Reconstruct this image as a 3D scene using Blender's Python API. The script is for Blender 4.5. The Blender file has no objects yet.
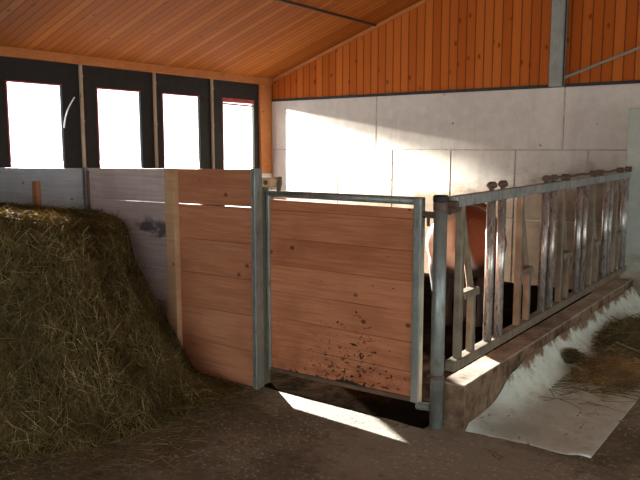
import bpy, bmesh, math, random
from mathutils import Vector, Matrix, noise
random.seed(7)
scene = bpy.context.scene
COL = scene.collection
PI = math.pi

# ------------------------------------------------------------------ helpers
def tag(o, label=None, cat=None, group=None, kind=None):
    if label: o['label'] = label
    if cat: o['category'] = cat
    if group: o['group'] = group
    o['kind'] = kind or 'thing'
    return o

def thing(name, loc, label, cat, group=None, kind=None):
    o = bpy.data.objects.new(name, None)
    o.empty_display_size = 0.1
    COL.objects.link(o)
    o.location = loc
    return tag(o, label, cat, group, kind)

def link_mesh(name, me, mat, parent=None):
    """me holds world coordinates; shifted into the parent's frame."""
    if parent is not None:
        off = Vector(parent.location)
        if parent.parent is not None:
            off = off + Vector(parent.parent.location)
        me.transform(Matrix.Translation(-off))
    o = bpy.data.objects.new(name, me)
    COL.objects.link(o)
    if parent is not None:
        o.parent = parent
    mats = mat if isinstance(mat, (list, tuple)) else [mat]
    for m in mats:
        me.materials.append(m)
    return o

def obj(name, bm, mat, parent=None, smooth=False):
    me = bpy.data.meshes.new(name)
    bmesh.ops.recalc_face_normals(bm, faces=bm.faces)
    bm.to_mesh(me); bm.free()
    if smooth:
        for p in me.polygons: p.use_smooth = True
    return link_mesh(name, me, mat, parent)

def struct(name, bm, mat, parent=None):
    o = obj(name, bm, mat, parent)
    if parent is None: o['kind'] = 'structure'
    return o

def box(bm, x0, x1, y0, y1, z0, z1, bev=0.0, seg=2):
    t = bmesh.new()
    bmesh.ops.create_cube(t, size=1)
    for v in t.verts:
        v.co = Vector((x0 + (v.co.x + .5) * (x1 - x0), y0 + (v.co.y + .5) * (y1 - y0), z0 + (v.co.z + .5) * (z1 - z0)))
    if bev > 0:
        bmesh.ops.bevel(t, geom=t.edges[:], offset=bev, segments=seg, affect='EDGES', profile=.5)
    merge(bm, t)
    return bm

def merge(bm, t):
    me = bpy.data.meshes.new('tmp'); t.to_mesh(me); t.free()
    bm.from_mesh(me); bpy.data.meshes.remove(me)

def bx(*a, **k):
    return box(bmesh.new(), *a, **k)

def tube(bm, pts, r, n=12, cap=True):
    """round tube through pts; r is a number or one per point"""
    pts = [Vector(p) for p in pts]
    rs = r if isinstance(r, (list, tuple)) else [r] * len(pts)
    rings = []
    up = None
    for i, p in enumerate(pts):
        d = (pts[min(i + 1, len(pts) - 1)] - pts[max(i - 1, 0)]).normalized()
        if up is None:
            up = Vector((0, 0, 1)) if abs(d.z) < .9 else Vector((1, 0, 0))
        a = d.cross(up).normalized(); b = a.cross(d).normalized(); up = b
        rings.append([bm.verts.new(p + a * rs[i] * math.cos(2 * PI * k / n) + b * rs[i] * math.sin(2 * PI * k / n)) for k in range(n)])
    for A, B in zip(rings, rings[1:]):
        for k in range(n):
            bm.faces.new((A[k], A[(k + 1) % n], B[(k + 1) % n], B[k]))
    if cap:
        bm.faces.new(rings[0][::-1]); bm.faces.new(rings[-1])
    return bm

def bar(bm, a, b, w, d, bev=.004, side=(1, 0, 0)):
    """rectangular bar from a to b: w across 'side', d along the other way"""
    a, b = Vector(a), Vector(b)
    ax = (b - a).normalized(); s = Vector(side); s = (s - ax * s.dot(ax)).normalized(); t = ax.cross(s)
    L = (b - a).length
    tb = bmesh.new(); bmesh.ops.create_cube(tb, size=1)
    for v in tb.verts:
        c = v.co.copy(); v.co = Vector((c.x * w, c.y * d, c.z * L))
    if bev: bmesh.ops.bevel(tb, geom=tb.edges[:], offset=bev, segments=2, affect='EDGES', profile=.5)
    for v in tb.verts:
        c = v.co.copy(); v.co = (a + b) / 2 + s * c.x + t * c.y + ax * c.z
    merge(bm, tb)
    return bm

# ------------------------------------------------------------------ materials
class N:
    def __init__(s, name):
        s.m = bpy.data.materials.new(name); s.m.use_nodes = True
        s.t = s.m.node_tree; s.t.nodes.clear()
        s.out = s.n('ShaderNodeOutputMaterial')
    def n(s, typ, **k):
        x = s.t.nodes.new(typ)
        for a, v in k.items(): setattr(x, a, v)
        return x
    def put(s, sock, v):
        if hasattr(v, 'is_output'): s.t.links.new(v, sock)
        elif isinstance(v, (tuple, list)) and len(v) == 3 and sock.type == 'RGBA': sock.default_value = (*v, 1)
        else: sock.default_value = v
    def coord(s, kind='Object'): return s.n('ShaderNodeTexCoord').outputs[kind]
    def mapping(s, v, scale=(1, 1, 1), loc=(0, 0, 0), rot=(0, 0, 0)):
        x = s.n('ShaderNodeMapping'); s.put(x.inputs[0], v)
        x.inputs['Scale'].default_value = scale; s.put(x.inputs['Location'], loc); x.inputs['Rotation'].default_value = rot
        return x.outputs[0]
    def noise(s, v, scale, detail=4, rough=.55, dist=0):
        x = s.n('ShaderNodeTexNoise'); s.put(x.inputs['Vector'], v)
        x.inputs['Scale'].default_value = scale; x.inputs['Detail'].default_value = detail
        x.inputs['Roughness'].default_value = rough; x.inputs['Distortion'].default_value = dist
        return x.outputs[0]
    def voro(s, v, scale, out='Distance', rnd=1):
        x = s.n('ShaderNodeTexVoronoi'); s.put(x.inputs['Vector'], v)
        x.inputs['Scale'].default_value = scale; x.inputs['Randomness'].default_value = rnd
        return x.outputs[out]
    def math(s, op, a, b=0.0, c=None, clamp=False):
        x = s.n('ShaderNodeMath', operation=op, use_clamp=clamp); s.put(x.inputs[0], a); s.put(x.inputs[1], b)
        if c is not None: s.put(x.inputs[2], c)
        return x.outputs[0]
    def ramp(s, f, a, b, lo=0.0, hi=1.0, smooth=True):
        x = s.n('ShaderNodeMapRange'); x.interpolation_type = 'SMOOTHSTEP' if smooth else 'LINEAR'
        s.put(x.inputs[0], f); x.inputs[1].default_value = a; x.inputs[2].default_value = b
        x.inputs[3].default_value = lo; x.inputs[4].default_value = hi
        return x.outputs[0]
    def mix(s, f, a, b, blend='MIX'):
        x = s.n('ShaderNodeMix', data_type='RGBA', blend_type=blend)
        s.put(x.inputs[0], f); s.put(x.inputs[6], a); s.put(x.inputs[7], b)
        return x.outputs[2]
    def sep(s, v):
        x = s.n('ShaderNodeSeparateXYZ'); s.put(x.inputs[0], v); return x.outputs
    def comb(s, x=0., y=0., z=0.):
        c = s.n('ShaderNodeCombineXYZ'); s.put(c.inputs[0], x); s.put(c.inputs[1], y); s.put(c.inputs[2], z); return c.outputs[0]
    def white(s, w):
        x = s.n('ShaderNodeTexWhiteNoise', noise_dimensions='1D'); s.put(x.inputs['W'], w); return x.outputs[0]
    def rnd(s): return s.n('ShaderNodeObjectInfo').outputs['Random']
    def done(s, col, rough=.7, metal=0., bump=None, bstr=.3, bdist=.01, spec=.4, extra=None):
        p = s.n('ShaderNodeBsdfPrincipled')
        s.put(p.inputs['Base Color'], col); s.put(p.inputs['Roughness'], rough); s.put(p.inputs['Metallic'], metal)
        p.inputs['Specular IOR Level'].default_value = spec
        if bump is not None:
            b = s.n('ShaderNodeBump'); b.inputs['Strength'].default_value = bstr; b.inputs['Distance'].default_value = bdist
            s.put(b.inputs['Height'], bump); s.t.links.new(b.outputs[0], p.inputs['Normal'])
        s.t.links.new(p.outputs[0], s.out.inputs[0])
        return s.m

def knots(n, v, scale, stretch, size=.09):
    """small dark knots scattered on the board; stretch is the mapping scale that squeezes along the grain"""
    d = n.voro(n.mapping(v, stretch), scale)
    return n.ramp(d, size * .35, size, 1, 0)

def mat_boarding(name, across, along, width, c1, c2, cgap, cknot, slope=None):
    """tongue and groove boarding: boards 'width' wide side by side on axis 'across', grain on axis 'along'"""
    n = N(name); v = n.coord(); s = n.sep(v)
    t = n.math('DIVIDE', s[across], width)
    idx = n.math('FLOOR', t); fr = n.math('FRACT', t)
    r = n.white(idx)
    sc = [1, 1, 1]; sc[across] = 30; sc[along] = 1.2
    vv = n.n('ShaderNodeVectorMath', operation='ADD'); n.put(vv.inputs[0], n.mapping(v, tuple(sc)))
    n.put(vv.inputs[1], n.comb(n.math('MULTIPLY', r, 37.), n.math('MULTIPLY', r, 11.), n.math('MULTIPLY', r, 53.)))
    g = n.noise(vv.outputs[0], 1.4, 4, .6, .4)
    f = n.math('ADD', n.math('MULTIPLY', r, .65), n.math('MULTIPLY', g, .55))
    col = n.mix(n.ramp(f, .25, 1.0), c1, c2)
    st = [1, 1, 1]; st[along] = .55
    k = knots(n, v, 7.5, tuple(st), .20)
    k = n.math('MULTIPLY', k, n.ramp(n.noise(v, 3.1, 2), .36, .46))
    col = n.mix(n.math('MULTIPLY', k, .85), col, cknot)
    e = n.math('MINIMUM', fr, n.math('SUBTRACT', 1., fr))
    gap = n.ramp(e, .03, .085, 1, 0)
    col = n.mix(gap, col, cgap)
    return n.done(col, .6, bump=n.math('SUBTRACT', 1., gap), bstr=.6, bdist=.006, spec=.05)

def mat_plank(name, c1, c2, cknot, stain=None, grey=0.):
    """one sawn plank, grain along local X"""
    n = N(name); v = n.coord(); r = n.rnd()
    off = n.comb(n.math('MULTIPLY', r, 31.), n.math('MULTIPLY', r, 17.), n.math('MULTIPLY', r, 5.))
    a = n.n('ShaderNodeVectorMath', operation='ADD'); n.put(a.inputs[0], v); n.put(a.inputs[1], off); vo = a.outputs[0]
    g = n.noise(n.mapping(vo, (1.1, 6, 22)), 2.2, 5, .62, .6)
    g2 = n.noise(n.mapping(vo, (2.5, 20, 90)), 2, 3, .6, .2)
    big = n.noise(vo, 2.3, 3, .5)
    f = n.math('ADD', n.math('ADD', n.math('MULTIPLY', g, .6), n.math('MULTIPLY', g2, .25)), n.math('MULTIPLY', r, .16))
    col = n.mix(n.ramp(f, .28, .72), c1, c2)
    col = n.mix(n.math('MULTIPLY', n.ramp(big, .45, .7), .35), col, tuple(x * .62 for x in c1))
    k = knots(n, vo, 5.0, (1., 1., 1.3), .13)
    k = n.math('MULTIPLY', k, n.ramp(n.noise(vo, 2.3, 1), .40, .46))
    col = n.mix(n.math('MULTIPLY', k, .9), col, cknot)
    if stain: col = stain(n, v, col)
    return n.done(col, .72, bump=g2, bstr=.25, bdist=.004, spec=.25)

def splatter(n, v, col):
    """manure splashed on the gate, thickest low in the middle; v is measured from the gate's foot"""
    s = n.sep(v)
    dx = n.math('DIVIDE', n.math('SUBTRACT', s[0], .70), .55); dz = n.math('DIVIDE', n.math('SUBTRACT', s[2], .10), .62)
    d = n.math('SQRT', n.math('ADD', n.math('MULTIPLY', dx, dx), n.math('MULTIPLY', dz, dz)))
    near = n.ramp(d, .15, 1.25, 1, 0)
    sp = n.noise(n.mapping(v, (22, 22, 40)), 1, 3, .6, .8)
    m = n.ramp(n.math('ADD', sp, n.math('MULTIPLY', near, .15)), .70, .745)
    dx2 = n.math('DIVIDE', n.math('SUBTRACT', s[0], .68), .30); dz2 = n.math('DIVIDE', n.math('SUBTRACT', s[2], .10), .13)
    d2 = n.math('SQRT', n.math('ADD', n.math('MULTIPLY', dx2, dx2), n.math('MULTIPLY', dz2, dz2)))
    lump = n.ramp(n.math('ADD', n.noise(v, 14, 3), n.ramp(d2, .2, 1.3, .26, -.3)), .66, .70)
    m = n.math('MAXIMUM', m, lump)
    low = n.math('MULTIPLY', n.ramp(s[2], .02, .7, 1, 0), n.ramp(n.noise(n.mapping(v, (3, 3, 9)), 1.6, 4), .3, .75))
    col = n.mix(n.math('MULTIPLY', low, .7), col, (.16, .042, .018))
    return n.mix(m, col, (.022, .014, .01))

def darkstain(n, v, col):
    """grey mouldy smear on the weathered planks, v measured from the partition's foot"""
    s = n.sep(v)
    dx = n.math('DIVIDE', n.math('SUBTRACT', s[0], -1.02), .30); dz = n.math('DIVIDE', n.math('SUBTRACT', s[2], 1.05), .11)
    d = n.math('SQRT', n.math('ADD', n.math('MULTIPLY', dx, dx), n.math('MULTIPLY', dz, dz)))
    m = n.ramp(n.math('ADD', n.noise(n.mapping(v, (5, 5, 9)), 1.5, 5, .65), n.ramp(d, .2, 1.4, .25, -.35)), .48, .74)
    return n.mix(n.math('MULTIPLY', m, .85), col, (.055, .052, .058))

def mat_concrete(name, c1, c2, dirt_h=None, cd=(.13, .085, .05), specks=True):
    n = N(name); v = n.coord(); s = n.sep(v)
    a = n.noise(v, 1.3, 5, .6); b = n.noise(v, 9, 5, .65)
    col = n.mix(n.ramp(n.math('ADD', n.math('MULTIPLY', a, .6), n.math('MULTIPLY', b, .4)), .32, .68), c1, c2)
    col = n.mix(n.math('MULTIPLY', n.ramp(n.noise(n.mapping(v, (5, 5, .6)), 1.5, 4), .5, .75), .28), col, tuple(x * .6 for x in c1))
    if specks:
        k = n.ramp(n.voro(v, 5.5), .05, .09, 1, 0)
        k = n.math('MULTIPLY', k, n.ramp(n.noise(v, 1.9, 2), .5, .58))
        fine = n.math('MULTIPLY', n.ramp(n.noise(n.mapping(v, (40, 40, 55)), 1, 2), .68, .72), n.ramp(n.noise(v, 2.2, 3), .52, .62))
        col = n.mix(n.math('MULTIPLY', n.math('MAXIMUM', k, fine), .85), col, (.07, .05, .04))
    if dirt_h:
        m = n.ramp(n.math('ADD', n.math('SUBTRACT', s[2], n.math('MULTIPLY', n.math('ADD', s[0], 5.2), .10)), n.math('MULTIPLY', n.math('SUBTRACT', n.noise(n.mapping(v, (2.2, 2.2, 4)), 1.3, 5, .7), .5), 1.0)), dirt_h - .38, dirt_h + .08, 1, 0)
        col = n.mix(n.math('MULTIPLY', m, .85), col, n.mix(n.ramp(n.noise(v, 5, 5, .7), .3, .7), cd, tuple(x * 2.2 for x in cd)))
    return n.done(col, .85, bump=b, bstr=.25, bdist=.01, spec=.2)

def mat_metal(name, c1, c2, rust=(.16, .08, .045), ramt=.5, rough=.38, metal=.75):
    n = N(name); v = n.coord()
    a = n.noise(v, 7, 4, .6); b = n.noise(n.mapping(v, (30, 30, 8)), 1, 4, .65)
    col = n.mix(n.ramp(a, .3, .7), c1, c2)
    m = n.math('MULTIPLY', n.ramp(b, .62 - .25 * ramt, .8 - .2 * ramt), min(1, ramt + .2))
    col = n.mix(m, col, rust)
    mt = n.math('MULTIPLY', n.math('SUBTRACT', 1., m), metal)
    return n.done(col, n.ramp(b, .3, .8, rough, rough + .35), mt, bump=b, bstr=.1, bdist=.003)

def mat_plain(name, c, rough=.6, metal=0., var=.25, scale=12):
    n = N(name); v = n.coord(); a = n.noise(v, scale, 4, .6)
    col = n.mix(n.ramp(a, .3, .7), tuple(x * (1 - var) for x in c), tuple(min(1, x * (1 + var)) for x in c))
    return n.done(col, rough, metal, bump=a, bstr=.15, bdist=.005)

M = {}
M['ceil'] = mat_boarding('pine ceiling boarding', 1, 0, .098, (.26, .066, .009), (.36, .108, .018), (.15, .035, .008), (.16, .045, .015))
M['gable'] = mat_boarding('pine gable boarding', 0, 2, .115, (.37, .086, .012), (.48, .130, .022), (.15, .04, .012), (.14, .035, .012))
M['beam'] = mat_plank('pine beam', (.38, .125, .035), (.50, .19, .06), (.2, .07, .03))
M['gateplank'] = mat_plank('gate plank', (.41, .135, .060), (.66, .275, .140), (.10, .035, .018), splatter)
M['freshplank'] = mat_plank('larch plank', (.45, .165, .080), (.68, .31, .17), (.13, .05, .03))
M['greyplank'] = mat_plank('weathered plank', (.50, .39, .37), (.76, .64, .62), (.17, .09, .07), darkstain)
M['oldplank'] = mat_plank('old grey plank', (.60, .61, .64), (.84, .86, .90), (.13, .11, .11))
M['batten'] = mat_plank('pale batten', (.52, .30, .16), (.66, .42, .25), (.2, .1, .05))
M['palebatten'] = mat_plank('pale strip', (.30, .22, .15), (.42, .32, .22), (.2, .13, .08))
M['concrete'] = mat_concrete('wall concrete', (.50, .46, .42), (.63, .59, .53), 1.12)
M['mortar'] = mat_plain('mortar', (.40, .36, .32), .9)
M['pillar'] = mat_concrete('pillar concrete', (.36, .39, .34), (.48, .51, .45), .2)
def mat_curb():
    n = N('curb concrete'); v = n.coord(); s = n.sep(v)
    a = n.noise(v, 3.2, 5, .65); b = n.noise(v, 13, 5, .7)
    f = n.math('ADD', n.math('MULTIPLY', a, .6), n.math('MULTIPLY', b, .4))
    col = n.mix(n.ramp(f, .36, .62), (.075, .042, .024), (.27, .18, .115))
    col = n.mix(n.math('MULTIPLY', n.ramp(n.noise(n.mapping(v, (4, 4, 2)), 1.4, 5, .7, .5), .52, .62), .8), col, (.045, .028, .018))
    top = n.ramp(s[2], .262, .276)
    col = n.mix(n.math('MULTIPLY', top, .8), col, n.mix(n.ramp(f, .36, .62), (.24, .18, .13), (.50, .42, .34)))
    return n.done(col, .85, bump=f, bstr=.5, bdist=.015, spec=.2)
M['curb'] = mat_curb()
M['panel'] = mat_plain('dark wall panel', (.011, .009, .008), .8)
M['steel'] = mat_metal('galvanised steel', (.27, .30, .28), (.38, .41, .39), ramt=.35, rough=.45)
M['bar'] = mat_metal('worn steel bar', (.18, .148, .105), (.29, .245, .18), ramt=.45, rough=.45, metal=.4)
M['tube'] = mat_metal('polished bar', (.34, .31, .285), (.48, .45, .42), (.11, .07, .045), ramt=.5, rough=.2, metal=.6)
M['rail'] = mat_metal('grey steel rail', (.33, .36, .34), (.46, .48, .46), ramt=.45, rough=.45)
M['rust'] = mat_metal('rusty iron', (.10, .07, .055), (.17, .11, .08), ramt=.6, rough=.65, metal=.3)
M['black'] = mat_plain('black rubber and shadow', (.02, .02, .02), .6)
M['column'] = mat_metal('zinc column', (.24, .26, .235), (.31, .33, .30), (.2, .17, .14), .2, .55, .3)
M['red'] = mat_plain('red flap and fringe', (.34, .05, .05), .5)
M['brownedge'] = mat_plain('brown edge', (.17, .07, .055), .6)
M['white'] = mat_plain('plain white', (.85, .84, .8), .4, var=.05)
M['manure'] = None

def mat_floor():
    n = N('barn floor'); v = n.coord()
    a = n.noise(v, 1.1, 6, .6); b = n.noise(v, 14, 5, .7); c = n.noise(v, 36, 4, .65)
    s = n.sep(v)
    col = n.mix(n.ramp(a, .38, .62), (.155, .134, .092), (.33, .295, .22))
    col = n.mix(n.math('MULTIPLY', n.ramp(b, .46, .66), .5), col, (.105, .088, .06))
    # scraped paler zone in front of the feed table
    dx = n.math('DIVIDE', n.math('SUBTRACT', s[0], -1.45), .85); dy = n.math('DIVIDE', n.math('SUBTRACT', s[1], 3.15), .62)
    d = n.math('ADD', n.math('MULTIPLY', dx, dx), n.math('MULTIPLY', dy, dy))
    z = n.ramp(n.math('ADD', d, n.math('MULTIPLY', n.math('SUBTRACT', b, .5), 1.6)), .5, 1.2, 1, 0)
    col = n.mix(n.math('MULTIPLY', z, .6), col, (.42, .37, .30))
    sp = n.math('MULTIPLY', n.ramp(c, .56, .64), n.ramp(n.noise(v, 2.6, 4), .36, .58))
    col = n.mix(n.math('MULTIPLY', sp, .85), col, (.66, .60, .52))
    dk = n.ramp(n.noise(v, 5.0, 5, .7, .6), .60, .70)
    col = n.mix(n.math('MULTIPLY', dk, .7), col, (.035, .022, .014))
    h = n.math('ADD', n.math('MULTIPLY', b, .6), n.math('MULTIPLY', c, .4))
    return n.done(col, .8, bump=h, bstr=.5, bdist=.02, spec=.25)
M['floor'] = mat_floor()

def mat_table():
    n = N('feed table coating'); v = n.coord(); s = n.sep(v)
    a = n.noise(v, 2.4, 5, .6); b = n.noise(v, 11, 5, .7)
    col = n.mix(n.ramp(a, .3, .7), (.52, .57, .49), (.80, .85, .75))
    col = n.mix(n.math('MULTIPLY', n.ramp(n.math('ADD', n.math('MULTIPLY', a, .5), n.math('MULTIPLY', b, .5)), .48, .64), .6), col, (.34, .30, .22))
    col = n.mix(n.math('MULTIPLY', n.ramp(n.noise(n.mapping(v, (30, 12, 30)), 1, 3), .66, .72), .8), col, (.12, .08, .05))
    # worn brown on the upper part of the cove where the coating has gone
    up = n.math('ADD', s[2], n.math('MULTIPLY', n.math('SUBTRACT', n.noise(v, 5, 5, .7), .5), .30))
    col = n.mix(n.ramp(up, .15, .20), col, n.mix(b, (.13, .07, .04), (.30, .19, .12)))
    return n.done(col, .62, bump=b, bstr=.25, bdist=.01, spec=.3)
M['table'] = mat_table()

def mat_manure():
    n = N('manure'); v = n.coord(); a = n.noise(v, 6, 6, .7, .5); b = n.noise(v, 35, 4, .7)
    col = n.mix(n.ramp(a, .35, .7), (.005, .0035, .0025), (.016, .010, .006))
    col = n.mix(n.math('MULTIPLY', n.ramp(b, .70, .76), .35), col, (.10, .06, .03))
    return n.done(col, 1., bump=a, bstr=.6, bdist=.03, spec=0.)
M['manure'] = mat_manure()

def mat_hay(name, c1, c2, c3):
    n = N(name); r = n.n('ShaderNodeNewGeometry').outputs['Random Per Island']
    v = n.coord(); a = n.noise(v, 2.2, 4, .6)
    col = n.mix(r, c1, c2)
    col = n.mix(n.ramp(n.math('FRACT', n.math('MULTIPLY', r, 91.7)), .74, .94), col, c3)
    col = n.mix(n.math('MULTIPLY', n.ramp(a, .42, .62), .5), col, tuple(x * .45 for x in c1))
    n.done(col, .75, spec=.15)
    pr = [x for x in n.t.nodes if x.type == 'BSDF_PRINCIPLED'][0]
    tl = n.n('ShaderNodeBsdfTranslucent'); n.put(tl.inputs[0], col)
    mx = n.n('ShaderNodeMixShader'); mx.inputs[0].default_value = .45
    n.t.links.new(pr.outputs[0], mx.inputs[1]); n.t.links.new(tl.outputs[0], mx.inputs[2]); n.t.links.new(mx.outputs[0], n.out.inputs[0])
    return n.m
M['hay'] = mat_hay('hay stalks', (.14, .095, .034), (.29, .205, .078), (.56, .44, .21))
M['hayold'] = mat_hay('old hay stalks', (.14, .125, .055), (.36, .30, .14), (.70, .58, .33))
M['straw'] = mat_hay('brown straw', (.34, .21, .09), (.66, .44, .20), (.86, .68, .40))
n = N('hay bed'); v = n.coord(); a = n.noise(v, 9, 6, .75, 1.2); b = n.noise(n.mapping(v, (1, 1, .5)), 30, 4, .7, 1)
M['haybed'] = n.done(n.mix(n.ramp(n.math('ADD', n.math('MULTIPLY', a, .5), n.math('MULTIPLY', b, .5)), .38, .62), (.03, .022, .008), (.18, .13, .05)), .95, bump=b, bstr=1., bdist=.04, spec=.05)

n = N('window pane'); tr = n.n('ShaderNodeBsdfTransparent'); gl = n.n('ShaderNodeBsdfGlossy'); gl.inputs['Roughness'].default_value = .05
tr.inputs[0].default_value = (.95, .96, .96, 1); mx = n.n('ShaderNodeMixShader'); mx.inputs[0].default_value = .05
n.t.links.new(tr.outputs[0], mx.inputs[1]); n.t.links.new(gl.outputs[0], mx.inputs[2]); n.t.links.new(mx.outputs[0], n.out.inputs[0])
M['glass'] = n.m

n = N('snow'); v = n.coord(); a = n.noise(v, .4, 5)
M['snow'] = n.done(n.mix(a, (.72, .74, .76), (.84, .85, .86)), .8, bump=a, bstr=.3, bdist=.3)

n = N('cow coat'); at = n.n('ShaderNodeVertexColor'); at.layer_name = 'coat'; v = n.coord()
h = n.noise(n.mapping(v, (25, 25, 90)), 1, 3, .7)
M['cow'] = n.done(n.mix(n.math('MULTIPLY', h, .6), at.outputs[0], (.55, .48, .42), 'MULTIPLY'), .7, bump=h, bstr=.2, bdist=.006, spec=.25)
M['hoof'] = mat_plain('hoof horn', (.06, .045, .035), .5)
M['eye'] = mat_plain('dark eye', (.012, .009, .008), .1)
M['tagy'] = mat_plain('yellow ear tag', (.75, .5, .05), .4, var=.05)
M['muzzle'] = mat_plain('pink muzzle', (.55, .33, .28), .45)

# ------------------------------------------------------------------ the setting
XW, YB = -6.94, 8.2           # inner faces of the window wall and of the far wall
ZW = 2.60                     # top of the window wall
SL = .337                     # roof slope
XR = 0.35                     # ridge
XE = 7.0                      # right wall
YF = -5.0                     # wall behind the camera
def roof(x): return 2.645 + SL * (x - XW) if x < XR else 2.645 + SL * (XR - XW) - SL * (x - XR)

struct('floor', bx(XW - .1, XE + .1, YF - .1, YB + .2, -.2, 0), M['floor'])

bm = bmesh.new()
for (xa, xb) in ((XW - .25, XR), (XR, XE + .25)):
    za, zb = roof(xa), roof(xb)
    vs = [bm.verts.new(p) for p in ((xa, YF - .2, za), (xb, YF - .2, zb), (xb, YB + .3, zb), (xa, YB + .3, za),
                                    (xa, YF - .2, za + .12), (xb, YF - .2, zb + .12), (xb, YB + .3, zb + .12), (xa, YB + .3, za + .12))]
    for f in ((0, 1, 2, 3), (7, 6, 5, 4), (0, 4, 5, 1), (1, 5, 6, 2), (2, 6, 7, 3), (3, 7, 4, 0)):
        bm.faces.new([vs[i] for i in f])
struct('ceiling', bm, M['ceil'])

# far wall: big concrete blocks on mortar, boarded gable above
bm = bmesh.new()
g = .007
up = [XW - .1, -5.06, -2.56, -.06, 2.44, 4.94, XE + .1]
for a, b in zip(up, up[1:]): box(bm, a + g, b - g, YB, YB + .2, 1.635, 2.335, .006)
lo = [XW - .1, -6.39, -6.17, -5.68, -4.80, -3.95, -3.11, -2.27, -1.43, -.6, .25, 1.1, 1.95, 2.8, 3.65, 4.5, 5.35, 6.2, XE + .1]
for a, b in zip(lo, lo[1:]):
    ga = .016 if abs(a + 5.68) < .01 else g
    gb = .016 if abs(b + 5.68) < .01 else g
    box(bm, a + ga, b - gb, YB + random.uniform(-.004, .003), YB + .2, .81, 1.622, .006)
    box(bm, a + ga, b - gb, YB + random.uniform(-.004, .003), YB + .2, -.1, .798, .006)
wb = struct('wall_back', bm, M['concrete'])
ob = struct('mortar', bx(XW - .1, XE + .1, YB + .006, YB + .19, -.1, 2.33), M['mortar'], wb)

bm = bmesh.new()
ys = (YB + .03, YB + .15)
poly = [(XW - .1, 2.30), (XE + .1, 2.30), (XE + .1, roof(XE + .1) + .03), (XR, roof(XR) + .03), (XW - .1, roof(XW - .1) + .03)]
fr = [bm.verts.new((x, ys[0], z)) for x, z in poly]; bk = [bm.verts.new((x, ys[1], z)) for x, z in poly]
bm.faces.new(fr); bm.faces.new(bk[::-1])
for i in range(5): bm.faces.new((fr[i], bk[i], bk[(i + 1) % 5], fr[(i + 1) % 5]))
struct('wall_gable', bm, M['gable'])
struct('trim_1', bx(XW, XE, YB + .005, YB + .04, 2.336, 2.372), M['black'])  # black strip put in as the shadow of the gap over the concrete
# rafter strip where the ceiling meets the gable
bm = bmesh.new()
bar(bm, (XW + .03, YB + .01, roof(XW + .03) - .02), (XR, YB + .01, roof(XR) - .02), .03, .045, side=(0, 1, 0))
struct('trim_2', bm, M['beam'])
# dark joint in the ceiling boarding
bm = bmesh.new()
bar(bm, (-5.09, YF, roof(-5.09) - .006), (-5.09, YB + .03, roof(-5.09) - .006), .035, .03, side=(1, 0, 0))
struct('trim_3', bm, mat_plain('dark joint strip', (.07, .025, .012), .6))

# window wall: dark panels with four openings
WIN = [(4.03, 4.69), (5.13, 5.78), (6.11, 6.77), (7.19, 7.855)]
WZ0, WZ1 = .70, 2.34
ye = [YF - .1] + [y for w in WIN for y in w] + [YB + .1]
bm = bmesh.new()
for i, (a, b) in enumerate(zip(ye, ye[1:])):
    if i % 2 == 0:
        box(bm, XW - .03, XW, a, b, 0, ZW)
    else:
        box(bm, XW - .03, XW, a, b, 0, WZ0); box(bm, XW - .03, XW, a, b, WZ1, ZW)
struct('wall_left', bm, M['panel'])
for i, (a, b) in enumerate(WIN):
    w = bpy.data.objects.new('window_%d' % (i + 1), None); COL.objects.link(w); w.location = (XW, (a + b) / 2, WZ0); w['kind'] = 'structure'
    bm = bmesh.new(); t = .014
    box(bm, XW - .032, XW + .006, a, a + t, WZ0, WZ1); box(bm, XW - .032, XW + .006, a + t, b - t, WZ1 - t, WZ1)
    obj('fringe_strip', bm, M['red'], w)  # red strips stand in for the lens fringe around the bright openings
    bm = bmesh.new(); box(bm, XW - .032, XW + .006, b - t, b, WZ0, WZ1); box(bm, XW - .032, XW + .014, a + t, b - t, WZ0, WZ0 + .03)
    obj('window_frame', bm, M['panel'], w)
    obj('pane', bx(XW - .022, XW - .018, a + t, b - t, WZ0 + .03, WZ1 - t), M['glass'], w)
    if i == 3:
        bm = bmesh.new(); box(bm, XW - .012, XW + .004, a + t, b - t, 2.283, WZ1 - t)
        obj('vent_flap', bm, M['red'], w)
        bm = bmesh.new(); bar(bm, (XW - .004, a + t, 2.262), (XW - .004, b - t, 2.252), .016, .022, side=(1, 0, 0))
        obj('vent_rail', bm, M['red'], w)
for i, y in enumerate((4.92, 5.98, 6.98)):
    bm = bmesh.new(); box(bm, XW, XW + .03, y - .016, y + .016, .9, ZW - .005, .003)
    for z in (1.3, 1.95, 2.45): tube(bm, [(XW + .028, y, z), (XW + .036, y, z)], .02, 8)
    o = struct('trim_%d' % (4 + i), bm, M['palebatten'])
struct('trim_7', bx(XW - .02, XW + .07, YF, YB, 2.575, 2.70, .006), M['beam'])
struct('trim_8', bx(XW, XW + .05, 7.95, YB - .003, 1.27, 2.575, .005), M['beam'])
struct('trim_9', bx(XW, XW + .10, YF, YB - .003, 0, .64, .005), M['concrete'])
struct('trim_10', bx(XW, XW + .05, 7.95, YB - .003, .64, 1.27, .005), M['concrete'])

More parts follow.
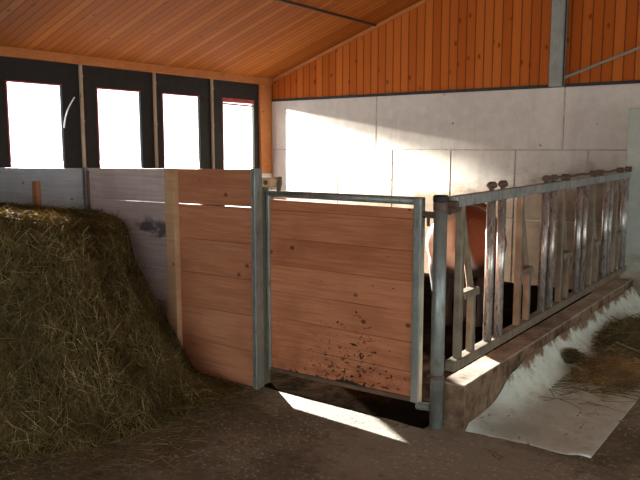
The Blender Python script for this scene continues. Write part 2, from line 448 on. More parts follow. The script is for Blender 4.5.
# right wall and the wall behind the camera, each with a wide doorway
def doorway_wall(name, axis, pos, out, a0, a1, d0, d1, dz, m):
    bm = bmesh.new()
    def seg(p, q, z0, z1fun):
        # quad prism with a roof-following top
        lo_, hi_ = sorted((pos, pos + out))
        if axis == 'x':
            pr = [(x, y, z) for x in (lo_, hi_) for (y, z) in ((p, z0), (q, z0), (q, z1fun(q)), (p, z1fun(p)))]
        else:
            pr = [(x, y, z) for y in (lo_, hi_) for (x, z) in ((p, z0), (q, z0), (q, z1fun(q)), (p, z1fun(p)))]
        vs = [bm.verts.new(c) for c in pr]
        for f in ((0, 1, 2, 3), (7, 6, 5, 4), (0, 4, 5, 1), (1, 5, 6, 2), (2, 6, 7, 3), (3, 7, 4, 0)):
            bm.faces.new([vs[k] for k in f])
    top = (lambda s: roof(pos)) if axis == 'x' else roof
    cuts = sorted(set([a0, d0, d1, a1] + ([XR] if axis == 'y' else [])))
    for p, q in zip(cuts, cuts[1:]):
        seg(p, q, dz if (p >= d0 and q <= d1) else 0, top)
    return struct(name, bm, m)
doorway_wall('wall_right', 'x', XE, .15, YF - .1, YB + .1, -3.0, 7.4, 2.6, M['concrete'])
doorway_wall('wall_front', 'y', YF, -.15, XW - .1, XE + .1, -2.6, 3.6, 3.5, M['gable'])

o = struct('ground', bx(-90, 90, -90, 90, -.9, -.25), M['snow'])

# ------------------------------------------------------------------ things on the walls
t = thing('steel_column', (-2.64, 8.13, 2.34), 'grey galvanised steel column rising from the concrete against the boarded gable', 'column')
bm = bmesh.new(); ztop = roof(-2.713) - .004
box(bm, -2.713, -2.567, 8.085, 8.10, 2.337, ztop, .002); box(bm, -2.713, -2.567, 8.185, 8.199, 2.337, ztop, .002); box(bm, -2.648, -2.632, 8.10, 8.185, 2.337, ztop)
obj('profile', bm, M['column'], t)
obj('cable', tube(bmesh.new(), [(-2.562, 8.12, 2.34), (-2.562, 8.12, 3.0), (-2.562, 8.12, ztop)], .007, 8), M['black'], t)
bm = bmesh.new(); tube(bm, [(-2.567, 8.14, 2.43), (-1.77, 8.12, 2.70), (.2, 8.12, 3.36)], .014, 10)
o = obj('brace_rod', bm, M['column']); tag(o, 'thin grey diagonal brace rod crossing the gable right of the column', 'rod')
t = None
bm = bmesh.new()
pts = []
for k in range(13):
    u = k / 12
    pts.append((XW + .02 + .02 * math.sin(u * PI), 4.675 + .15 * u + .045 * math.sin(u * PI) * -1, 1.87 + .34 * u))
tube(bm, pts, .008, 8)  # thin white tube drawn as a curved streak
o = obj('white_streak', bm, M['white']); tag(o, 'short curved white cord on the dark panel between the first two windows', 'streak')

# ------------------------------------------------------------------ concrete pillar, curb, feed table
bm = bmesh.new(); box(bm, -1.79, -.55, 7.87, YB - .01, 0, 2.06, .012)
o = obj('concrete_pillar', bm, M['pillar']); tag(o, 'pale greenish concrete pillar at the far end of the feed fence', 'pillar')

CX0, CX1 = -1.80, -1.655
CY0, CY1 = 3.685, 7.85
def grid_obj(name, nx, ny, f, mat, parent=None, smooth=True, skirt=None):
    bm = bmesh.new(); V = [[bm.verts.new(f(i / nx, j / ny)) for j in range(ny + 1)] for i in range(nx + 1)]
    for i in range(nx):
        for j in range(ny): bm.faces.new((V[i][j], V[i + 1][j], V[i + 1][j + 1], V[i][j + 1]))
    if skirt is not None:
        rim = [V[i][0] for i in range(nx + 1)] + [V[nx][j] for j in range(1, ny + 1)] + [V[i][ny] for i in range(nx - 1, -1, -1)] + [V[0][j] for j in range(ny - 1, 0, -1)]
        low = [bm.verts.new((v.co.x, v.co.y, skirt)) for v in rim]; rim = [bm.verts.new(v.co) for v in rim]
        for k in range(len(rim)):
            bm.faces.new((rim[k], low[k], low[(k + 1) % len(rim)], rim[(k + 1) % len(rim)]))
        bm.faces.new(low[::-1])
    return obj(name, bm, mat, parent, smooth)

bm = bmesh.new(); box(bm, CX0, CX1, CY0, CY1, 0, .28)
bmesh.ops.subdivide_edges(bm, edges=[e for e in bm.edges if abs(e.verts[0].co.y - e.verts[1].co.y) > 1], cuts=90)
bmesh.ops.subdivide_edges(bm, edges=[e for e in bm.edges if abs(e.verts[0].co.y - e.verts[1].co.y) < .001], cuts=4, use_grid_fill=True)
for v in bm.verts:
    if v.co.z > .01:
        n_ = noise.noise(v.co * 6); m_ = noise.noise(v.co * 22)
        v.co.z += .006 * n_ * (v.co.z / .28); v.co.x += .007 * n_ + .004 * m_; v.co.y += .004 * m_
# a chip out of the near corner
o = obj('concrete_curb', bm, M['curb']); tag(o, 'long worn brown concrete curb under the feed fence', 'curb')

TX0, TX1, TY0, TY1 = -1.648, -.95, 3.70, 7.86
def table(u, v):
    y = TY0 + (TY1 - TY0) * v
    # profile: cove climbing to the curb on the left, flat slab on the right
    if u < .4:
        a = u / .4
        t_ = max(0, min(1, (y - 3.95 + .10 * noise.noise(Vector((y * 4, 5, 5)))) / .75)); t_ = t_ * t_ * (3 - 2 * t_)
        x = TX0 + .26 * a; cz = .006 + (.03 + .17 * t_) * (1 - a) ** 2.6
    else:
        a = (u - .4) / .6; x = TX0 + .26 + (TX1 - TX0 - .26) * a; cz = .006
    y2 = y
    if v == 0: y2 = TY0 + .03 * math.sin(u * 3.0) + .02 * noise.noise(Vector((x * 9, 1, 2)))
    if v == 0 and u > .82: y2 += .10 * (u - .82) / .18
    e = .012 * noise.noise(Vector((x * 4, y * 4, 0)))
    if v == 0: return (x, y2, .002)
    return (x, y2, max(.003, cz if u < .97 else .003) if u >= .97 else max(.003, cz + e * .2 + .02 * noise.noise(Vector((y * 5, 3, x * 3))) * max(0, cz - .02) / .15))
o = grid_obj('feed_table', 26, 90, table, M['table'], skirt=-.02)
tag(o, 'pale coated concrete feed trough floor with a cove against the curb', 'feed table')

# ------------------------------------------------------------------ gate post and feed fence
PX, PY = -1.818, 3.655
t = thing('gate_post', (PX, PY, 0), 'round grey steel post with black cap between the gate and the feed fence', 'post')
obj('tube', tube(bmesh.new(), [(PX, PY, -.01), (PX, PY, 1.35)], .040, 20), M['steel'], t, True)
bm = bmesh.new(); tube(bm, [(PX, PY, 1.345), (PX, PY, 1.352), (PX, PY, 1.375), (PX, PY, 1.383)], [.044, .046, .046, .038], 20)
obj('cap', bm, M['black'], t)
bm = bmesh.new(); tube(bm, [(PX, PY, 1.295), (PX, PY, 1.34)], .0435, 20)
obj('collar', bm, M['rust'], t)
bm = bmesh.new(); tube(bm, [(PX, PY, .30), (PX, PY, .325)], .044, 20); tube(bm, [(PX - .05, PY - .02, .312), (PX - .035, PY - .02, .312)], .012, 8)
obj('clamp_ring', bm, M['rust'], t)

FX = -1.76
FE = 7.88
t = thing('feed_fence', (FX, 3.70, 0), 'long self-locking steel feed fence with many upright bars behind the concrete curb', 'fence')
FENCE = t
bm = bmesh.new(); bar(bm, (FX, 3.70, 1.345), (FX, FE, 1.375), .05, .065, .006); obj('top_rail', bm, M['rail'], t)
bm = bmesh.new(); bar(bm, (FX, 3.69, .372), (FX, FE, .385), .065, .06, .006); obj('bottom_rail', bm, M['bar'], t)
bm = bmesh.new(); tube(bm, [(FX - .012, 3.668, 1.29), (FX, 3.73, 1.30), (FX, 3.74, 1.335)], .02, 8); tube(bm, [(FX - .05, 3.69, 1.33), (FX + .03, 3.69, 1.33)], .022, 10)
obj('end_clamp', bm, M['rust'], t)
sq = [3.80, 4.77, 5.69, 6.57, 7.38]
rd = [(4.25, 4.43), (5.28, 5.46), (6.16, 6.33), (7.03, 7.18), (7.72, 7.80)]
def zt(y): return 1.345 + .03 * (y - 3.7) / 4.2
for (a, b) in rd:
    for y in (a, b):
        big = a < 5.3
        obj('bar', tube(bmesh.new(), [(FX, y, .40), (FX, y, zt(y) - .025)], .028, 16), M['tube'], t, True)
        if not big: continue
        bm = bmesh.new(); tube(bm, [(FX, y, zt(y) + .028), (FX, y, zt(y) + .05)], .016, 10)
        tube(bm, [(FX - .012, y - .026, zt(y) + .062), (FX - .004, y - .01, zt(y) + .07), (FX + .008, y + .014, zt(y) + .07), (FX + .012, y + .03, zt(y) + .058)], [.017, .022, .022, .015], 10)
        obj('clamp', bm, M['rust'], t)
for y in sq:
    bm = bmesh.new(); bar(bm, (FX, y, .40), (FX, y, zt(y) - .03), .045, .045, .006); obj('bar', bm, M['bar'], t)
    # fixed half bar beside it, tied on by a catch plate
    hb = bmesh.new(); bar(hb, (FX, y + .185, .40), (FX, y + .185, .79), .045, .045, .006); h_ = obj('lower_bar', hb, M['bar'], t)
    cp = bmesh.new(); box(cp, FX - .03, FX + .03, y + .026, y + .235, .775, .80, .004); box(cp, FX + .022, FX + .032, y + .03, y + .235, .755, .78, .003)
    obj('catch_plate', cp, M['bar'], t)
    lb = bmesh.new(); tube(lb, [(FX - .03, y + .075, zt(y) - .03), (FX - .03, y + .10, 1.2), (FX - .034, y + .235, .80), (FX - .034, y + .255, .66), (FX - .034, y + .275, .50), (FX - .03, y + .275, .45)], .022, 10)
    obj('locking_bar', lb, M['bar'], t, True)
bm = bmesh.new()
pts = [(FX + .008, 5.30 + .215 * k, zt(5.3 + .215 * k) + .062 + .006 * math.sin(k * 2.1)) for k in range(13)]
tube(bm, pts, .011, 8); obj('release_rod', bm, M['rust'], t)
for y in (5.75, 6.55, 6.75, 7.5, 7.84):
    bm = bmesh.new(); box(bm, FX - .03, FX + .035, y - .03, y + .03, zt(y) + .028, zt(y) + .085, .012); obj('bracket', bm, M['rust'], t)

# ------------------------------------------------------------------ the wooden gate
GX0, GX1, GY = -3.128, -1.935, 3.665
GZ0, GZ1 = .10, 1.345
t = thing('wooden_gate', (GX0, GY, 0), 'closed reddish plank gate in a grey steel tube frame splashed with manure', 'gate')
r_ = .022
bm = bmesh.new(); bar(bm, (GX0 + .016, GY, GZ0), (GX0 + .016, GY, GZ1 + .02), .032, .045, .006); obj('stile', bm, M['steel'], t)
bm = bmesh.new(); bar(bm, (GX1 - .025, GY, GZ0 + .02), (GX1 - .025, GY, GZ1 + .02), .055, .055, .008); obj('stile', bm, M['steel'], t)
obj('top_bar', tube(bmesh.new(), [(GX0 + .02, GY, GZ1 - .003), (GX1 - .04, GY, GZ1 - .003)], .024, 14), M['steel'], t, True)
bm = bmesh.new(); bar(bm, (GX0 + .03, GY, GZ0 + .016), (GX1 - .05, GY, GZ0 + .036), .05, .03, .005, side=(0, 1, 0)); obj('bottom_bar', bm, M['rust'], t)
zs = [.128, .305, .49, .675, .86, 1.045, 1.235, 1.305]
for i in range(7):
    bm = bmesh.new(); box(bm, GX0 + .033, GX1 - .054, GY - .014, GY + .016, zs[i] + .0004, zs[i + 1] - .0004, .004)
    if i == 6:
        for v in bm.verts:
            if v.co.z > zs[7] - .02: v.co.z -= .010 * (v.co.x - GX0) / 1.2
    obj('plank', bm, M['gateplank'], t)
# latch to the post, foot hinge
bm = bmesh.new(); tube(bm, [(GX1 + .0, GY, 1.265), (PX - .038, GY - .005, 1.265)], .020, 10); tube(bm, [(GX1 + .04, GY - .01, 1.285), (GX1 + .04, GY - .01, 1.20)], .010, 8)
obj('latch', bm, M['rust'], t)
bm = bmesh.new(); tube(bm, [(GX1 - .01, GY - .01, .105), (PX - .036, GY - .015, .115)], .024, 10); obj('foot_hinge', bm, M['steel'], t)
for z in (.28, .80):
    obj('hinge_pin', tube(bmesh.new(), [(GX0 - .03, GY - .02, z), (GX0 + .01, GY - .012, z)], .016, 10), M['steel'], t)

# ------------------------------------------------------------------ the plank partition
QY = 3.54                      # front face of the planks
PXR = -3.125
t = thing('plank_partition', (PXR, QY, 0), 'tall horizontal plank partition behind the hay, fresh larch at right and grey at left', 'partition')
PT = t
rows = [0.0, .255, .505, .755, 1.005, 1.252, 1.507]
def planks(x0, x1, m, skew, gap=.005):
    for i in range(6):
        z0, z1 = rows[i], rows[i + 1]
        if i == 5: z0 += gap
        else: z1 -= .003
        bm = bmesh.new()
        box(bm, x0, x1, QY, QY + .035, z0, z1, .003)
        for v in bm.verts:
            u = (v.co.x - PXR)
            v.co.z += skew * u * (.6 if i < 5 else 1) * (1 if v.co.z > .1 else 0)
            if i == 5 and v.co.z < 1.4: v.co.z += .003 * math.sin(u * 9)
        obj('plank', bm, m, PT)
planks(-3.905, PXR - .012, M['freshplank'], .008)
planks(-4.945, -3.908, M['greyplank'], .010)
planks(-6.93, -4.948, M['oldplank'], .012, 0)
bm = bmesh.new(); box(bm, -3.965, -3.865, QY - .052, QY - .002, 0, 1.505, .005); obj('batten', bm, M['batten'], t)
bm = bmesh.new(); box(bm, -4.975, -4.935, QY - .03, QY - .002, 0, 1.495, .003); o = obj('steel_strip', bm, M['steel'], t)
bm = bmesh.new(); box(bm, -4.932, -4.918, QY - .025, QY - .002, 0, 1.47, .003); obj('edge_strip', bm, M['brownedge'], t)
bm = bmesh.new(); box(bm, -5.69, -5.62, QY - .045, QY - .002, 0, 1.36, .004); o = obj('cleat', bm, M['freshplank'], t)
bm = bmesh.new(); box(bm, PXR - .011, PXR + .018, QY - .03, QY + .05, 0, 1.515, .004); box(bm, PXR - .017, PXR - .009, QY - .03, QY - .002, 0, 1.515, .003); obj('steel_channel', bm, M['steel'], t)
# wooden hinge post beside the channel with its block on top
t = thing('hinge_post', (-3.12, 3.615, 0), 'narrow greenish wooden post between the partition and the gate, block on top', 'post')
bm = bmesh.new(); box(bm, -3.152, -3.131, 3.594, 3.685, 0, 1.40, .003)
obj('upright', bm, mat_plank('mossy post', (.15, .14, .09), (.22, .2, .13), (.08, .07, .04)), t)
bm = bmesh.new(); box(bm, -3.135, -3.035, 3.59, 3.69, 1.388, 1.455, .006); b_ = obj('block', bm, M['batten'], t)
bm = bmesh.new(); tube(bm, [(-3.075, 3.58, 1.42), (-3.075, 3.592, 1.42)], .016, 8); obj('bolt', bm, M['rust'], b_)
bm = bmesh.new(); tube(bm, [(-3.025, 3.66, 1.36), (-3.015, 3.66, 1.41), (-3.01, 3.66, 1.46)], [.013, .016, .011], 8); obj('hook', bm, M['rust'], t)

# ------------------------------------------------------------------ manure in the pen
def pen(u, v):
    x = -6.82 + (4.96) * u; y = 3.585 + (YB - .02 - 3.585) * v
    z = .022 + .018 * noise.noise(Vector((x * 2.3, y * 2.3, 0))) + .012 * noise.noise(Vector((x * 9, y * 9, 3)))
    b = math.exp(-((x + 2.02) / .20) ** 2 - ((y - 3.78) / .12) ** 2); z += .06 * b
    b = math.exp(-((x + 2.6) / .5) ** 2 - ((y - 3.85) / .12) ** 2); z += .0 * b
    z *= min(1, max(.15, (y - 3.6) / .35)) if x < -2.2 else 1
    if v == 0: y += .02 * noise.noise(Vector((x * 5, 0, 7))); z = .004
    return (x, y, max(.004, z))
o = grid_obj('manure_bed', 150, 90, pen, M['manure'], skirt=-.02)
tag(o, 'dark trampled manure covering the pen floor behind the gate', 'manure', kind='stuff')

# ------------------------------------------------------------------ hay
FOOT = [(-3.20, 3.56), (-3.16, 3.2), (-3.14, 2.6), (-3.24, 2.2), (-3.50, 1.80), (-3.95, 1.35), (-4.8, .95), (-5.9, .8), (-6.92, .75)]
def seg_d(px, py):
    best = 9; s = 0; ss = 0
    for (ax, ay), (bx_, by) in zip(FOOT, FOOT[1:]):
        dx, dy = bx_ - ax, by - ay; L2 = dx * dx + dy * dy
        t = max(0, min(1, ((px - ax) * dx + (py - ay) * dy) / L2))
        d = math.hypot(px - ax - t * dx, py - ay - t * dy)
        side = (bx_ - ax) * (py - ay) - (by - ay) * (px - ax)
        if d < best - 1e-9: best = d; s = side
    return best if s < 0 else -best
PROF = [(-1, -.03), (0, 0), (.12, .07), (.25, .22), (.42, .42), (.55, .60), (.70, .80), (.80, 1.02), (.87, 1.11), (1.1, 1.14), (1.6, 1.13), (9, 1.16)]
def prof(d):
    for (a, za), (b, zb) in zip(PROF, PROF[1:]):
        if d <= b: return za + (zb - za) * (d - a) / (b - a)
    return PROF[-1][1]
def hay_z(x, y):
    d = seg_d(x, y)
    if d > 0:
        k = 1.0
        if y < 2.75: k = 1.0 + 1.5 * min(1, (2.75 - y) / .55)
        d2 = d * k
        if y > 2.95: d2 -= .40 * min(1, (y - 2.95) / .45) * min(1, d / .45)
        d = d2
        w = min(1, d / .25)
        d += w * (.07 * noise.noise(Vector((x * 2.6, y * 2.6, .3))) + .035 * noise.noise(Vector((x * 8, y * 8, 5))))
        fl = 1 - .85 * max(0, min(1, (d - .85) / .2))
        z = prof(d) + w * fl * (.035 * noise.noise(Vector((x * 5, y * 5, 1))) + .02 * noise.noise(Vector((x * 13, y * 13, 2))))
        z += .12 * max(0, min(1, (3.0 - y) / .8)) * max(0, min(1, (-3.3 - x) / .5)) * max(0, min(1, (d - .75) / .25))
        return max(.0, z)
    return -.03
HX0, HX1, HY0, HY1 = -6.92, -3.05, .72, 3.50
NX, NY = 190, 140
H = [[hay_z(HX0 + (HX1 - HX0) * i / NX, HY0 + (HY1 - HY0) * j / NY) for j in range(NY + 1)] for i in range(NX + 1)]
def hz(x, y):
    a = (x - HX0) / (HX1 - HX0) * NX; b = (y - HY0) / (HY1 - HY0) * NY
    i = max(0, min(NX - 1, int(a))); j = max(0, min(NY - 1, int(b))); fa, fb = a - i, b - j
    return (H[i][j] * (1 - fa) + H[i + 1][j] * fa) * (1 - fb) + (H[i][j + 1] * (1 - fa) + H[i + 1][j + 1] * fa) * fb

def blades(V, F, p, d, L, w, droop, nrm, seg=3):
    """one stalk: a thin three-sided stem bent under its own weight"""
    base = len(V); d = d.normalized(); pos = Vector(p)
    a = d.cross(nrm)
    if a.length < 1e-4: a = d.orthogonal()
    a.normalize()
    kink = Vector((random.gauss(0, 1), random.gauss(0, 1), random.gauss(0, .6))) * .35
    for k in range(seg + 1):
        u = k / seg; ww = w * (1 - .55 * u)
        b = a.cross(d).normalized()
        V += [tuple(pos + a * ww), tuple(pos - a * ww * .5 + b * ww * .8), tuple(pos - a * ww * .5 - b * ww * .8)]
        pos = pos + d * (L / seg); d = (d + kink / seg + Vector((0, 0, -droop / seg))).normalized()
        a = (a - d * a.dot(d)).normalized()
    for k in range(seg):
        o = base + 3 * k
        for q in range(3):
            F.append((o + q, o + (q + 1) % 3, o + 3 + (q + 1) % 3, o + 3 + q))

V, F = [], []
bedV = 0
for i in range(NX + 1):
    for j in range(NY + 1):
        V.append((HX0 + (HX1 - HX0) * i / NX, HY0 + (HY1 - HY0) * j / NY, H[i][j]))
for i in range(NX):
    for j in range(NY):
        q = (i * (NY + 1) + j, (i + 1) * (NY + 1) + j, (i + 1) * (NY + 1) + j + 1, i * (NY + 1) + j + 1)
        if max(V[k][2] for k in q) > -.02: F.append(q)
nbed = len(F)
cnt = 0; tries = 0
while cnt < 40000 and tries < 900000:
    tries += 1
    x = random.uniform(-6.2, HX1); y = random.uniform(1.0, HY1 - .02)
    z = hz(x, y)
    if z < -.02: continue
    e = .02
    gx = (hz(x + e, y) - hz(x - e, y)) / (2 * e); gy = (hz(x, y + e) - hz(x, y - e)) / (2 * e)
    area = math.sqrt(1 + gx * gx + gy * gy)
    if random.random() > area / 4.5: continue
    nrm = Vector((-gx, -gy, 1)).normalized()
    th = random.uniform(0, 2 * PI)
    t1 = nrm.orthogonal().normalized(); t2 = nrm.cross(t1)
    d = t1 * math.cos(th) + t2 * math.sin(th) + nrm * random.uniform(-.1, .45 if nrm.z < .8 else .6)
    if nrm.z < .75 and random.random() < .5: d = d * .6 + Vector((random.gauss(0, .25), random.gauss(0, .25), -.8))
    L = random.uniform(.05, .20) * (1.4 if random.random() < .12 else 1)
    p = Vector((x, y, z)) - d.normalized() * L * .4 + nrm * random.uniform(-.005, .02)
    # keep stalks on this side of the planks
    p.y = min(p.y, HY1 - .03)
    if p.y + d.normalized().y * L > HY1 + .02: d.y = -abs(d.y)
    blades(V, F, p, d, L, random.uniform(.0014, .0030), random.uniform(0, .9), nrm)
    cnt += 1
me = bpy.data.meshes.new('hay_pile'); me.from_pydata(V, [], F)
mi = [0] * nbed + [1] * (len(F) - nbed)
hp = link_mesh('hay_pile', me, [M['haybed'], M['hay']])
me.polygons.foreach_set('material_index', mi)
me.update()
tag(hp, 'huge heap of dry hay in front of the plank partition, sunlit on top', 'hay pile', kind='stuff')

def clump(name, label, cx, cy, rx, ry, hgt, n, mat, base, Lr=(.10, .30), rot=0.):
    V, F = [], []
    nr, na = 8, 28
    c_, s_ = math.cos(rot), math.sin(rot)
    def P(dx, dy): return cx + dx * c_ - dy * s_, cy + dx * s_ + dy * c_
    V.append((*P(0, 0), base + hgt))
    for i in range(1, nr + 1):
        for k in range(na):
            a = 2 * PI * k / na; r = i / nr * (1 + .22 * noise.noise(Vector((math.cos(a) * 2, math.sin(a) * 2, cx))))
            px, py = P(rx * r * math.cos(a), ry * r * math.sin(a))
            zz = base + .6 * hgt * max(0, 1 - (i / nr) ** 2) * (.8 + .4 * noise.noise(Vector((px * 9, py * 9, 0))))
            V.append((px, py, zz if i < nr else base - .004))
    for k in range(na): F.append((0, 1 + k, 1 + (k + 1) % na))
    for i in range(nr - 1):
        for k in range(na):
            o = 1 + i * na; F.append((o + k, o + na + k, o + na + (k + 1) % na, o + (k + 1) % na))
    nb = len(F)
    for _ in range(n):
        r = math.sqrt(random.random()) * 1.12; a = random.uniform(0, 2 * PI)
        px, py = P(rx * r * math.cos(a), ry * r * math.sin(a))
        z = base + hgt * max(0, 1 - r * r) + random.uniform(.001, .045)
        th = random.gauss(rot + .2, .9) if random.random() < .6 else random.uniform(0, 2 * PI)
        d = Vector((math.cos(th), math.sin(th), random.uniform(-.05, .5)))
        L = random.uniform(*Lr)
        p = Vector((px, py, z)) - d.normalized() * L * .5
        p.z = max(p.z, base + .004)
        blades(V, F, p, d, L, random.uniform(.0025, .0056), random.uniform(.2, .7) if z > base + .02 else .05, Vector((0, 0, 1)))
    V = [(x, y, max(z, base - .005)) for x, y, z in V]
    me = bpy.data.meshes.new(name); me.from_pydata(V, [], F)
    o = link_mesh(name, me, [M['haybed'], mat])
    me.polygons.foreach_set('material_index', [0] * nb + [1] * (len(F) - nb)); me.update()
    return tag(o, label, 'hay', 'hay left on the feed trough', 'stuff')
clump('hay_clump', 'low brownish clump of straw nearest on the pale feed trough', -1.21, 5.28, .19, .26, .045, 1900, M['straw'], .008, (.06, .26))
clump('hay_clump', 'wide dark green clump of hay farther along the feed trough', -1.30, 6.40, .22, .62, .07, 3400, M['hayold'], .008, (.08, .34))
clump('hay_clump', 'small dark tuft of hay lying against the trough cove', -1.52, 5.32, .05, .09, .05, 220, M['hayold'], .05, (.05, .14))
# loose stalks
V, F = [], []
for _ in range(150):
    x = random.uniform(-1.50, -1.0); y = random.gauss(5.0, .28)
    th = random.gauss(.5, .6); d = Vector((math.cos(th), math.sin(th), .0))
    blades(V, F, Vector((x - .05, y, .018)), d, random.uniform(.06, .34), .0035, 0, Vector((0, 0, 1)))
V = [(x, y, max(.012, min(z, .05))) for x, y, z in V]
V = [v for v in V]
me = bpy.data.meshes.new('loose_stalks'); me.from_pydata(V, [], F); o = link_mesh('loose_stalks', me, M['hayold'])
tag(o, 'thin scattered stalks on the pale feed trough before the straw clump', 'hay stalks', kind='stuff')
V, F = [], []
for _ in range(1500):
    k = random.random() * (len(FOOT) - 3); i = int(k); f = k - i
    x = FOOT[i][0] * (1 - f) + FOOT[i + 1][0] * f + abs(random.gauss(0, .22)); y = FOOT[i][1] * (1 - f) + FOOT[i + 1][1] * f - abs(random.gauss(0, .14))
    if y > 3.42 or (x > -3.0 and y > 3.3): continue
    th = random.uniform(0, 2 * PI)
    blades(V, F, Vector((x, y, .006)), Vector((math.cos(th), math.sin(th), .02)), random.uniform(.03, .16), .0018, 0, Vector((0, 0, 1)))
V = [(x, min(y, 3.52), max(.002, min(z, .035))) for x, y, z in V]
me = bpy.data.meshes.new('scattered_hay'); me.from_pydata(V, [], F); o = link_mesh('scattered_hay', me, M['hayold'])
tag(o, 'thin hay litter on the brown floor along the foot of the heap', 'hay litter', kind='stuff')

# ------------------------------------------------------------------ the cow
RX, RY = -2.15, 4.74
HD = Vector((-.41, .912, 0)).normalized(); SD = Vector((HD.y, -HD.x, 0))   # heading (away from the fence) and right-hand side
def cw(s, y, z): return Vector((RX, RY, 0)) + HD * s + SD * y + Vector((0, 0, z * .955))
def ringbody(bm, rings, n=20):
    """rings: (s, y, z, half width, half height); s counts forward from the rump, towards -x"""
    R = []
    for i, (s, y, z, hw, hh) in enumerate(rings):
        a = rings[max(i - 1, 0)]; b = rings[min(i + 1, len(rings) - 1)]
        t = (cw(*b[:3]) - cw(*a[:3])).normalized()
        side = SD.copy(); side = (side - t * side.dot(t)).normalized() if abs(t.dot(SD)) < .95 else HD.copy()
        upv = t.cross(side)
        c = cw(s, y, z)
        R.append([bm.verts.new(c + side * hw * math.cos(2 * PI * k / n) + upv * hh * math.sin(2 * PI * k / n)) for k in range(n)])
    for A, B in zip(R, R[1:]):
        for k in range(n): bm.faces.new((A[k], A[(k + 1) % n], B[(k + 1) % n], B[k]))
    bm.faces.new(R[0][::-1]); bm.faces.new(R[-1])
bm = bmesh.new()
ringbody(bm, [(-.005, 0, 1.0, .08, .10), (.04, 0, 1.0, .22, .20), (.14, 0, .985, .29, .255), (.30, 0, .97, .31, .275), (.5, 0, .93, .285, .305), (.8, 0, .90, .32, .335),
              (1.08, 0, .91, .295, .325), (1.28, 0, .95, .24, .29), (1.45, 0, 1.0, .17, .23), (1.62, 0, 1.03, .125, .175), (1.80, 0, 1.07, .105, .14),
              (1.93, 0, 1.10, .11, .13), (2.02, 0, 1.06, .108, .135), (2.13, 0, .97, .085, .115), (2.22, 0, .88, .07, .09), (2.29, 0, .81, .068, .078), (2.34, 0, .77, .045, .05)])
for sd in (-1, 1):
    y = .155 * sd
    ringbody(bm, [(1.22, y, .95, .09, .13), (1.24, y, .78, .085, .11), (1.25, y * .95, .60, .06, .07), (1.255, y * .95, .44, .05, .05), (1.26, y * .95, .38, .05, .05), (1.255, y * .95, .22, .034, .036), (1.25, y * .95, .13, .044, .048), (1.28, y * .95, .06, .05, .06), (1.285, y * .95, .03, .052, .065)], 12)
    y = .185 * sd
    ringbody(bm, [(.20, y * .8, .98, .11, .18), (.24, y, .80, .10, .17), (.24, y, .66, .08, .13), (.17, y, .54, .055, .075), (.085, y, .45, .045, .055), (.085, y, .38, .04, .048), (.115, y, .24, .034, .038), (.13, y, .14, .044, .05), (.16, y, .06, .05, .06), (.165, y, .03, .052, .065)], 12)
ringbody(bm, [(.42, 0, .68, .06, .06), (.44, 0, .60, .10, .10), (.46, 0, .54, .08, .09), (.46, 0, .50, .03, .04)], 12)          # udder
ringbody(bm, [(.03, 0, 1.19, .035, .035), (-.03, 0, 1.16, .03, .028), (-.05, 0, 1.0, .024, .024), (-.045, 0, .75, .02, .02), (-.04, 0, .62, .03, .03), (-.04, 0, .48, .035, .035), (-.04, 0, .40, .01, .01)], 10)   # tail
for sd in (-1, 1):
    ringbody(bm, [(1.90, .085 * sd, 1.13, .02, .03), (1.87, .15 * sd, 1.14, .022, .05), (1.86, .21 * sd, 1.12, .018, .045), (1.86, .26 * sd, 1.09, .012, .018)], 10)   # ears
raw = bpy.data.meshes.new('cow_raw'); bmesh.ops.recalc_face_normals(bm, faces=bm.faces); bm.to_mesh(raw); bm.free()
tmp = bpy.data.objects.new('cow_tmp', raw); COL.objects.link(tmp)
md = tmp.modifiers.new('r', 'REMESH'); md.mode = 'VOXEL'; md.voxel_size = .016
md = tmp.modifiers.new('s', 'SMOOTH'); md.factor = .5; md.iterations = 6
dg = bpy.context.evaluated_depsgraph_get()
cme = bpy.data.meshes.new_from_object(tmp.evaluated_get(dg)); cme.name = 'body'
bpy.data.objects.remove(tmp)
ca = cme.color_attributes.new('coat', 'FLOAT_COLOR', 'POINT')
BR, WH, DK = Vector((.30, .075, .025)), Vector((.62, .54, .46)), Vector((.014, .009, .006))
def sm(a, b, x):
    t_ = max(0, min(1, (x - a) / (b - a))); return t_ * t_ * (3 - 2 * t_)
for i, v in enumerate(cme.vertices):
    c = v.co; q_ = c - Vector((RX, RY, 0)); s = q_.dot(HD); sy = q_.dot(SD); z = c.z / .955
    nz = noise.noise(Vector((c.x * 3.2, (c.y) * 3.2, z * 3.2)))
    n2 = noise.noise(Vector((c.x * 11, c.y * 11, z * 11)))
    # brown on the rump and along the back and neck; white flank band, legs and face
    m = max(sm(-.13, -.07, sy + .06 * nz + .02 * n2) * (1 - sm(.5, .6, s + .15 * nz)), sm(.62, .74, s + .15 * nz + .03 * n2) * (1 - sm(1.88, 1.96, s)))
    m *= sm(.88 - .25 * sm(0, .15, sy), .96 - .25 * sm(0, .15, sy), z + .10 * nz + .03 * n2)
    col = WH.lerp(BR, m)
    d = 1 - sm(.72, .90, z + .10 * nz + .05 * n2) if s < 1.7 else 0  # coat goes near black towards the belly and lower legs
    col = col.lerp(DK, d * .95)
    ca.data[i].color = (col.x, col.y, col.z, 1)
for p in cme.polygons: p.use_smooth = True
t = thing('cow', tuple(cw(1.0, 0, 0)), 'brown and white cow with dark legs standing tail first behind the feed fence', 'cow')
link_mesh('body', cme, M['cow'], t)
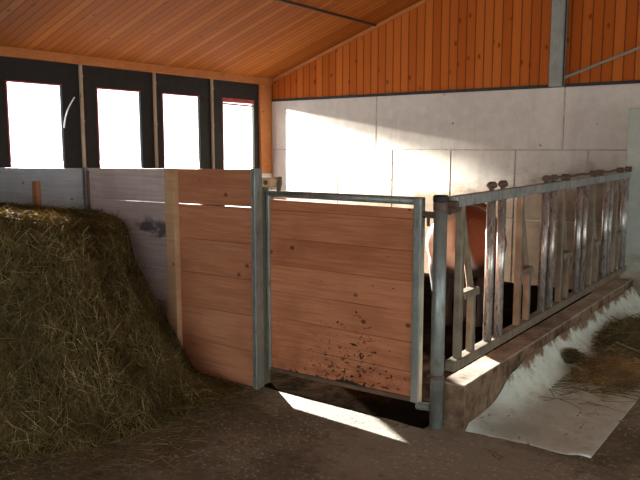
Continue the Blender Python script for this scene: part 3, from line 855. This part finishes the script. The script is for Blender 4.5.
for sd in (-1, 1):
    bm = bmesh.new(); bmesh.ops.create_uvsphere(bm, u_segments=14, v_segments=10, radius=.022)
    for v in bm.verts: v.co += cw(2.05, .093 * sd, 1.06)
    obj('eye', bm, M['eye'], t, True)
    for s in (1.285, .165):
        bm = bmesh.new(); yy = (.147 if s > 1 else .185) * sd
        for q in (-.024, .024): tube(bm, [cw(s, yy + q, .0), cw(s, yy + q, .035), cw(s - .01, yy + q, .075)], [.034, .032, .024], 10)
        obj('hoof', bm, M['hoof'], t, True)
bm = bmesh.new(); bar(bm, cw(1.865, -.236, 1.08), cw(1.865, -.236, 1.12), .008, .04, .003, side=tuple(SD)); obj('ear_tag', bm, M['tagy'], t)

# ------------------------------------------------------------------ light and sky
w = bpy.data.worlds.new('sky'); scene.world = w; w.use_nodes = True
nt = w.node_tree; nt.nodes.clear()
out = nt.nodes.new('ShaderNodeOutputWorld'); bg = nt.nodes.new('ShaderNodeBackground')
bg.inputs[0].default_value = (.85, .95, .95, 1); bg.inputs[1].default_value = SKY = 4.0
nt.links.new(bg.outputs[0], out.inputs[0])

sd = Vector((.832, -.555, -.19)).normalized()
L = bpy.data.lights.new('sun', 'SUN'); L.energy = 56; L.angle = math.radians(.6); L.color = (1, .955, .88)
o = bpy.data.objects.new('sun', L); COL.objects.link(o); o.rotation_euler = sd.to_track_quat('-Z', 'Y').to_euler(); o.location = (-30, 20, 12)

# added spot lamp past the last window, standing in for reflected sun
S = Vector((XW - .75, YB - 1.2, 2.45))
L = bpy.data.lights.new('wall_patch_spot', 'SPOT'); L.energy = 520; L.color = (1, .94, .84); L.shadow_soft_size = .045
L.spot_size = math.radians(100); L.spot_blend = .35
L.use_nodes = True; lt = L.node_tree
em = [x for x in lt.nodes if x.type == 'EMISSION'][0]
fo = lt.nodes.new('ShaderNodeLightFalloff'); fo.inputs[0].default_value = 1.0
lt.links.new(fo.outputs['Constant'], em.inputs['Strength'])
o = bpy.data.objects.new('wall_patch_spot', L); COL.objects.link(o); o.location = S
o.rotation_euler = (Vector((XW, 7.52, 1.75)) - S).to_track_quat('-Z', 'Y').to_euler()

# ------------------------------------------------------------------ camera
f = 704.; yaw = math.radians(36.2); h = 1.65; pitch = math.atan((240 - 148) / f)
Fv = Vector((-math.sin(yaw) * math.cos(pitch), math.cos(yaw) * math.cos(pitch), -math.sin(pitch)))
Rv = Vector((math.cos(yaw), math.sin(yaw), 0)); Uv = Rv.cross(Fv)
cam = bpy.data.cameras.new('camera'); cam.sensor_width = 36; cam.lens = f / 640 * 36; cam.clip_start = .05; cam.clip_end = 500
co = bpy.data.objects.new('camera', cam); COL.objects.link(co)
m = Matrix((Rv, Uv, -Fv)).transposed().to_4x4(); m.translation = Vector((0, 0, h)); co.matrix_world = m
scene.camera = co

vs = scene.view_settings
scene.display_settings.display_device = 'sRGB'
vs.view_transform = 'Standard'; vs.look = 'None'; vs.exposure = 0.0; vs.gamma = 1.0; vs.use_curve_mapping = False
